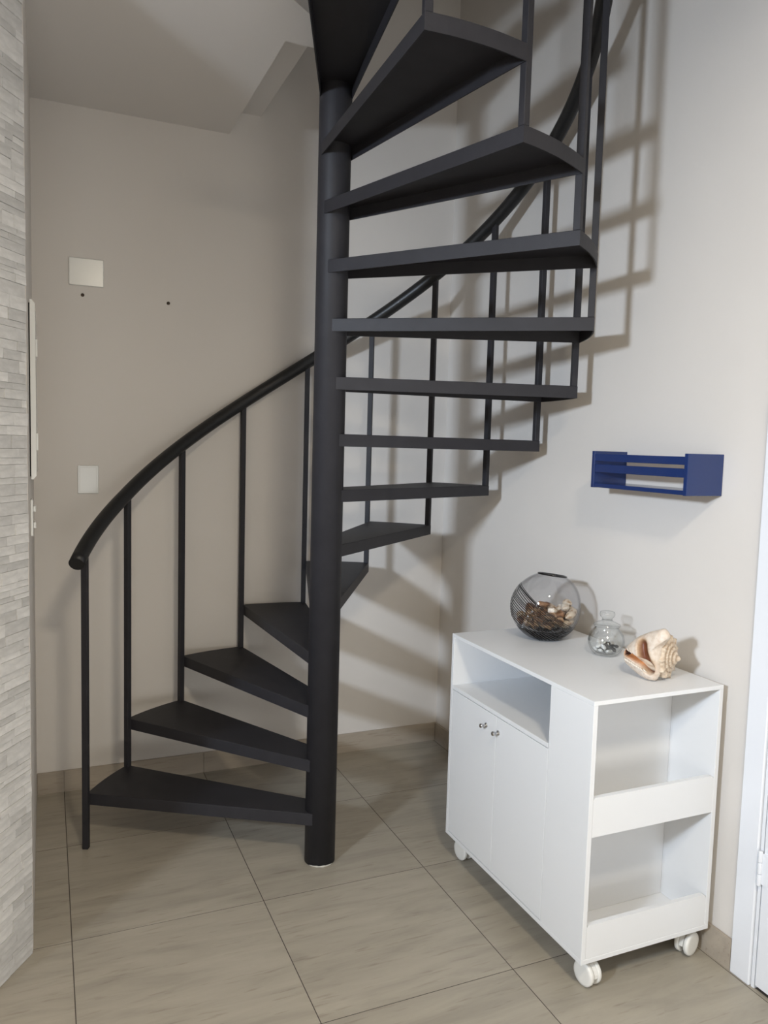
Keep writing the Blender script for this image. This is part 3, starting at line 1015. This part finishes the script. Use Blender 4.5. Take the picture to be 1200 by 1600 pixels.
# body whorl and spire turned about the axis
Rb = 0.0590
TB = math.radians(21)
AXB = VR2 * math.cos(TB) + VN2 * math.sin(TB)
FNB = -VR2 * math.sin(TB) + VN2 * math.cos(TB)


def shb(a_, v_, w_):
    return BO + AXB * a_ + UP * v_ + FNB * w_


cvv = 0.0700
BO = VR2 * 0.0330 - VN2 * 0.040
prof = [(0.0, -0.115), (0.012, -0.110), (0.026, -0.085), (0.045, -0.050), (0.059, -0.015), (Rb, 0.010), (Rb * 0.97, 0.022), (Rb * 0.84, 0.026),
        (Rb * 0.76, 0.024), (Rb * 0.72, 0.031), (Rb * 0.58, 0.033), (Rb * 0.54, 0.031), (Rb * 0.50, 0.039), (Rb * 0.38, 0.041), (Rb * 0.35, 0.039), (Rb * 0.31, 0.048),
        (Rb * 0.20, 0.051), (Rb * 0.17, 0.050), (Rb * 0.12, 0.060), (Rb * 0.05, 0.064), (0, 0.066)]
NB = 96
verts, faces, pig = [], [], []
rsd = random.Random(9)
for j, (r_, a_) in enumerate(prof):
    for k in range(NB):
        t_ = 2 * PI * k / NB
        kn_ = max(0.0, math.cos(11 * t_)) ** 3
        f_ = 1.0
        if 5 <= j <= 6: f_ += 0.15 * kn_
        elif 9 <= j <= 10: f_ += 0.12 * max(0.0, math.cos(13 * t_ + 1)) ** 2
        elif 12 <= j <= 13: f_ += 0.12 * max(0.0, math.cos(11 * t_ + 2)) ** 2
        elif j < 5: f_ += 0.012 * math.cos(22 * t_)
        az_ = a_ + (0.004 * kn_ if 5 <= j <= 7 else 0)
        verts.append(shb(az_ if az_ < 0.02 else 0.02 + (az_ - 0.02) * 0.75, cvv + r_ * f_ * math.sin(t_), r_ * f_ * math.cos(t_)))
        g = (j in (8, 11, 14, 17)) * 0.75
        c = mixc((0.70, 0.59, 0.46), (0.40, 0.27, 0.17), g)
        if math.sin(t_ * 17 + j * 2.1) > 0.55: c = mixc(c, (0.45, 0.31, 0.20), 0.55)
        pig.append(c)
for j in range(len(prof) - 1):
    for k in range(NB):
        k2 = (k + 1) % NB
        faces.append((j * NB + k, j * NB + k2, (j + 1) * NB + k2, (j + 1) * NB + k))
o = MB().add(verts, faces, True).build('body_whorl', M['shell'], hs_)
at = o.data.color_attributes.new('pigment', 'FLOAT_COLOR', 'POINT')
for i, c in enumerate(pig): at.data[i].color = (*c, 1)
# blunt knobs that stick out at the shoulder
for t_, ln in ((math.radians(-88), 0.019), (math.radians(-20), 0.012), (math.radians(-200), 0.022)):
    d_ = UP * math.sin(t_) + FNB * math.cos(t_) + AXB * 0.35
    c0 = shb(0.010, cvv + Rb * 0.80 * math.sin(t_), Rb * 0.80 * math.cos(t_))
    o = MB().lathe([(0, 0), (0.016, 0.0), (0.012, ln * 0.45), (0.007, ln * 0.85), (0, ln)], 14, c0, axis=d_).build('knob', M['shell'], hs_)
    paint(o, lambda c: (0.70, 0.60, 0.48))
# teeth along the lower lip and fine folds above the slit
for k in range(9):
    t_ = k / 8
    a = Vector(uv(245 + 270 * t_, 775 + 100 * t_)); dv = Vector(uv(285 + 270 * t_, 815 + 95 * t_))
    w0, _ = front(a, 0.5); w1, _ = front(dv, 0.7)
    pts = [shp(a.x, a.y + 0.004, w0 + 0.001), shp(a.x * 0.6 + dv.x * 0.4, a.y * 0.6 + dv.y * 0.4 + 0.003, max(w0, w1) + 0.0025), shp(dv.x, dv.y, w1 - 0.0005)]
    MB().tube(pts, [0.0018, 0.0026, 0.0012], 8).build('tooth', M['tooth'], hs_)
for k in range(5):
    t_ = k / 4
    a = Vector(uv(300 + 170 * t_, 640 + 80 * t_)); dv = Vector(uv(270 + 160 * t_, 590 + 60 * t_))
    w0, _ = front(a, 0.5); w1, _ = front(dv, 0.5)
    MB().tube([shp(a.x, a.y, w0 + 0.0005), shp((a.x + dv.x) / 2, (a.y + dv.y) / 2, (w0 + w1) / 2 + 0.0015), shp(dv.x, dv.y, w1)], [0.001, 0.0013, 0.0006], 6).build('fold', M['tooth'], hs_)
